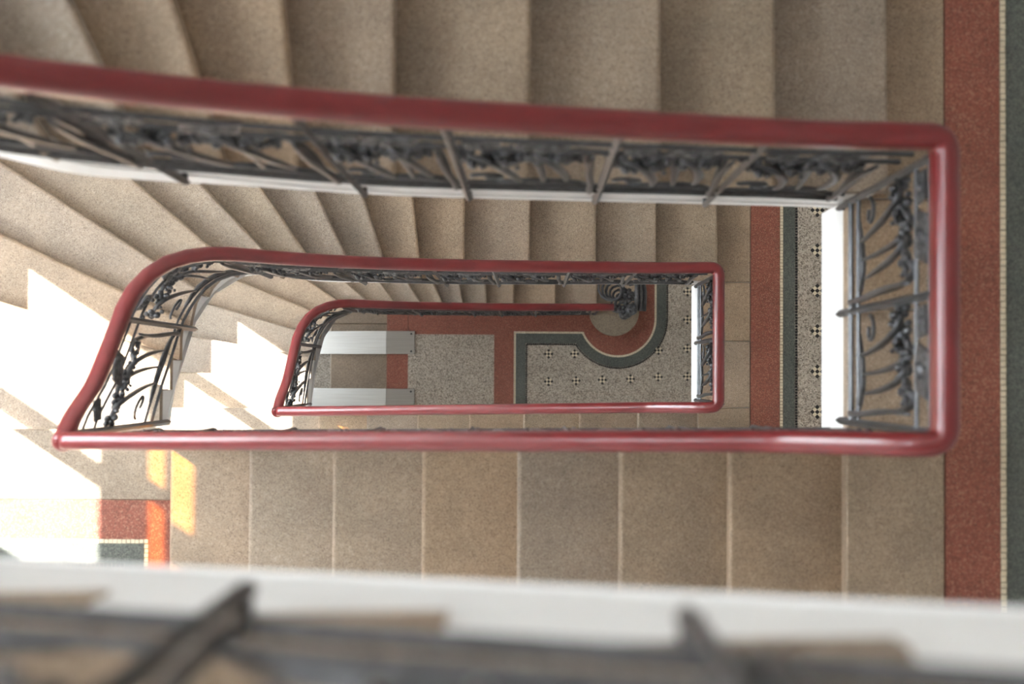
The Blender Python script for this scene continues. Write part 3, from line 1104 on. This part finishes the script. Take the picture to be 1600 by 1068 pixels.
def post(P, s, root):
    """square upright, pointed where it is fixed to the face of the stringer"""
    c, t = P.iron(s, 0.0), P.tan(s)
    nr = Vector((t.y, -t.x, 0))
    z0, z1 = c.z - (0.17 if callable(P.off) else 0.07), P.at(s).z - 0.03
    o = MB().tube([(c.x, c.y, z0), (c.x, c.y, z0 + 0.04), (c.x, c.y, z1)], [0.006, 0.011, 0.011], 4).put('post', 'iron', root)
    ft = MB().tube([(c.x - nr.x * 0.005, c.y - nr.y * 0.005, z0 + 0.04), (c.x + nr.x * 0.024, c.y + nr.y * 0.024, z0 + 0.04)], 0.010, 6)
    ft.put('foot', 'iron', o, smooth=True)
    return o

def ironwork(P, posts, root, skip_first=False, skip_last=False):
    """bars, posts and panels along one side"""
    for w, r in ((0.11, 0.0075), (0.20, 0.006), (0.785, 0.006), (0.90, 0.006), (1.045, 0.009)):
        nm = 'lower_bar' if w < 0.5 else ('flat_bar' if w > 1 else 'upper_bar')
        bar_along(nm, P, posts[0], posts[-1], w, r, root)
    for s in posts[(1 if skip_first else 0):(-1 if skip_last else None)]:
        post(P, s, root)
    for a, b in zip(posts, posts[1:]):
        panel(P, a, b, root)

def b_posts(P, first=None, last=None):
    out = [0.015]
    for k in range(7, 0, -1):
        s = P.nearest(X0_B - k * GO_B + GO_B / 2 + 0.0, -0.16)
        if s > 0.2: out.append(s)
    out[-1] = min(out[-1], P.len - 0.2)
    out.append(P.len - 0.015)
    return out
def t_posts(P, ground=False):
    nose = NOSE_G if ground else NOSE_T
    out = [0.015 if not ground else 0.10]
    for i in range(2, 6):
        xm = (nose[i][0][0] + nose[i + 1][0][0]) / 2
        s = P.nearest(xm, 0.48)
        if s > out[-1] + 0.2: out.append(s)
    a, b = out[-1], P.len - 0.015
    n = max(1, round((b - a) / 0.335))
    out += [lerp(a, b, (k + 1) / n) for k in range(n)]
    return out

def rail_points(*paths):
    """join the sides and round the corners"""
    pts = []
    for P in paths:
        for q in P.p:
            if not pts or (Vector(pts[-1]) - q).length > 1e-4:
                pts.append(tuple(q))
    def near(p, c): return math.hypot(p[0] - c[0], p[1] - c[1])
    out = []
    for i, p in enumerate(pts):
        inner_ = 0 < i < len(pts) - 1
        if inner_ and any(near(p, c) < 0.03 for c in (BR, TR)):
            hit = [c for c in (BR, TR) if near(p, c) < 1e-3]
            if hit:
                a = next(q for q in reversed(pts[:i]) if near(q, hit[0]) >= 0.03)
                b = next(q for q in pts[i + 1:] if near(q, hit[0]) >= 0.03)
                a, b, c = Vector(a), Vector(b), Vector(p)
                for k in range(1, 8):
                    t = k / 8
                    out.append(tuple((a * (1 - t) + c * t) * (1 - t) + (c * (1 - t) + b * t) * t))
            continue
        out.append(p)
    return out

def collar(parent, x, y, z):
    mb = MB()
    mb.ball((x, y, z), 0.034, 0.034, 0.040, 14, 8)
    mb.put('rail_knob', 'rail', parent, smooth=True)

def railing_loop(zR, label):
    root = empty('stair_railing', (0.0, 0.15, zR - 8 * RISE), label, 'railing')
    B, Rr, T = path_b(zR), path_r(zR), path_t(zR)
    sweep('handrail', rail_points(B, Rr, T), root)
    collar(root, BL[0], BL[1], zR - 8 * RISE + 1.06)
    ironwork(B, b_posts(B), root, skip_last=True)
    ironwork(Rr, [0.015, Rr.len / 2, Rr.len - 0.015], root)
    ironwork(T, t_posts(T), root, skip_first=True)
    return root
railing_loop(0.0, 'large nearest red handrail loop on black iron flower work')
railing_loop(-H, 'middle red handrail loop with black floral ironwork above the hall')

rg = empty('stair_railing', (0.0, 0.45, zg), 'smallest dark red handrail with ironwork ending at the hall newel', 'railing')
G = path_g(-2 * H)
sweep('handrail', [tuple(q) for q in G.p], rg)
collar(rg, BL[0], BL[1], -2 * H + 16 * RISE + 1.06)
ironwork(G, t_posts(G, True), rg)
# newel of bundled iron bars with scrolls turning outward at the bottom step
nx, ny = 0.735, 0.495
nm_ = MB()
for dx, dy in ((-0.018, -0.018), (0.018, -0.018), (0.018, 0.018), (-0.018, 0.018)):
    nm_.tube([(nx + dx, ny + dy, zg + 0.15), (nx + dx, ny + dy, zg + 1.02)], 0.011, 6)
for zz in (0.17, 0.5, 0.98):
    nm_.ball((nx, ny, zg + zz), 0.045, 0.045, 0.03, 10, 6)
newel = nm_.put('newel', 'iron', rg, smooth=True)
for dx in (0.0, 0.032, 0.064):
    MB().tube([(nx + 0.03 + dx, ny - 0.01, zg + 0.98 - dx), (nx + 0.035 + dx, ny + 0.12, zg + 1.0 - dx), (nx + 0.03 + dx * 0.8, ny + 0.25, zg + 0.95 - dx)], 0.015, 8).put('return_bar', 'iron', newel, smooth=True)
for k in range(11):
    a0 = k * 0.9
    r0 = 0.055 + 0.006 * k
    cx, cy = nx - 0.02 - 0.011 * k, ny + 0.01 + 0.014 * k
    pts = [(cx + r0 * math.cos(a0 + 0.5 * i) * (1 - i / 14), cy + r0 * math.sin(a0 + 0.5 * i) * (1 - i / 14), zg + 0.35 + 0.05 * k + 0.02 * i) for i in range(10)]
    MB().tube(pts, 0.0095, 6).put('scroll', 'iron', newel, smooth=True)
for x, y, z in ((0.70, 0.49, 0.6), (0.72, 0.60, 0.8), (0.80, 0.58, 0.75), (0.69, 0.55, 0.9), (0.76, 0.70, 0.85), (0.80, 0.66, 0.7), (0.66, 0.52, 0.75), (0.75, 0.52, 0.9), (0.71, 0.64, 0.7), (0.76, 0.60, 0.6)):
    copy_mesh('flower', FLOWER, (x, y, zg + z), newel, (x * 9, y * 7, 0), (1.7, 1.7, 1.7))

rf = empty('stair_railing', (-0.2, -0.16, H - 8 * RISE), 'blurred black ironwork in the foreground along the bottom edge', 'railing')
F = path_b(H)
sweep('handrail', [tuple(q) for q in F.p], rf)
ironwork(F, [0.015] + [F.nearest(x, -0.16) for x in (-1.25, -0.92, -0.58, -0.24, 0.11, 0.45)] + [F.len - 0.015], rf)

# ------------------------------------------------------------------ steel wheel ramps over the entrance steps
def ramp_thing(y0, y1, label):
    root = empty('wheel_ramp', (-1.2, (y0 + y1) / 2, zg), label, 'ramp', 'steel ramps over the entrance step')
    xb, xe, xl = -1.146, -0.917, -2.12
    zt, zl = zg + 0.014, zg - 0.292
    t = 0.006
    MB().bevel_box(xb, xe, y0, y1, zg + 0.002, zt, 0.002).put('end_plate', 'steel', root)
    mb = MB()
    v = [(xb, y0, zt - t), (xb, y1, zt - t), (xb, y1, zt), (xb, y0, zt), (xl, y0, zl), (xl, y1, zl), (xl, y1, zl + t), (xl, y0, zl + t)]
    mb.add(v, [(0, 1, 2, 3), (4, 7, 6, 5), (0, 4, 5, 1), (3, 2, 6, 7), (0, 3, 7, 4), (1, 5, 6, 2)])
    mb.put('sloping_plate', 'steel', root)
    for y in (y0, y1):
        a, b = (y, y + 0.005) if y == y0 else (y - 0.005, y)
        mb = MB()
        v = [(xb, a, zt - 0.03), (xb, b, zt - 0.03), (xb, b, zt + 0.002), (xb, a, zt + 0.002), (xl, a, zl - 0.01), (xl, b, zl - 0.01), (xl, b, zl + 0.012), (xl, a, zl + 0.012)]
        mb.add(v, [(0, 1, 2, 3), (4, 7, 6, 5), (0, 4, 5, 1), (3, 2, 6, 7), (0, 3, 7, 4), (1, 5, 6, 2)])
        mb.put('side_flange', 'steel', root)
    for y in (y0 + 0.022, y1 - 0.022):
        MB().prism([(xe - 0.028 + 0.008 * math.cos(a), y + 0.008 * math.sin(a)) for a in [math.pi * k / 5 for k in range(10)]], zt, zt + 0.003).put('screw', 'lead', root)
ramp_thing(0.176, 0.359, 'steel wheel ramp at the foot of the stairs, nearer the lowest railing')
ramp_thing(-0.285, -0.099, 'steel wheel ramp partly hidden under the middle straight rail')
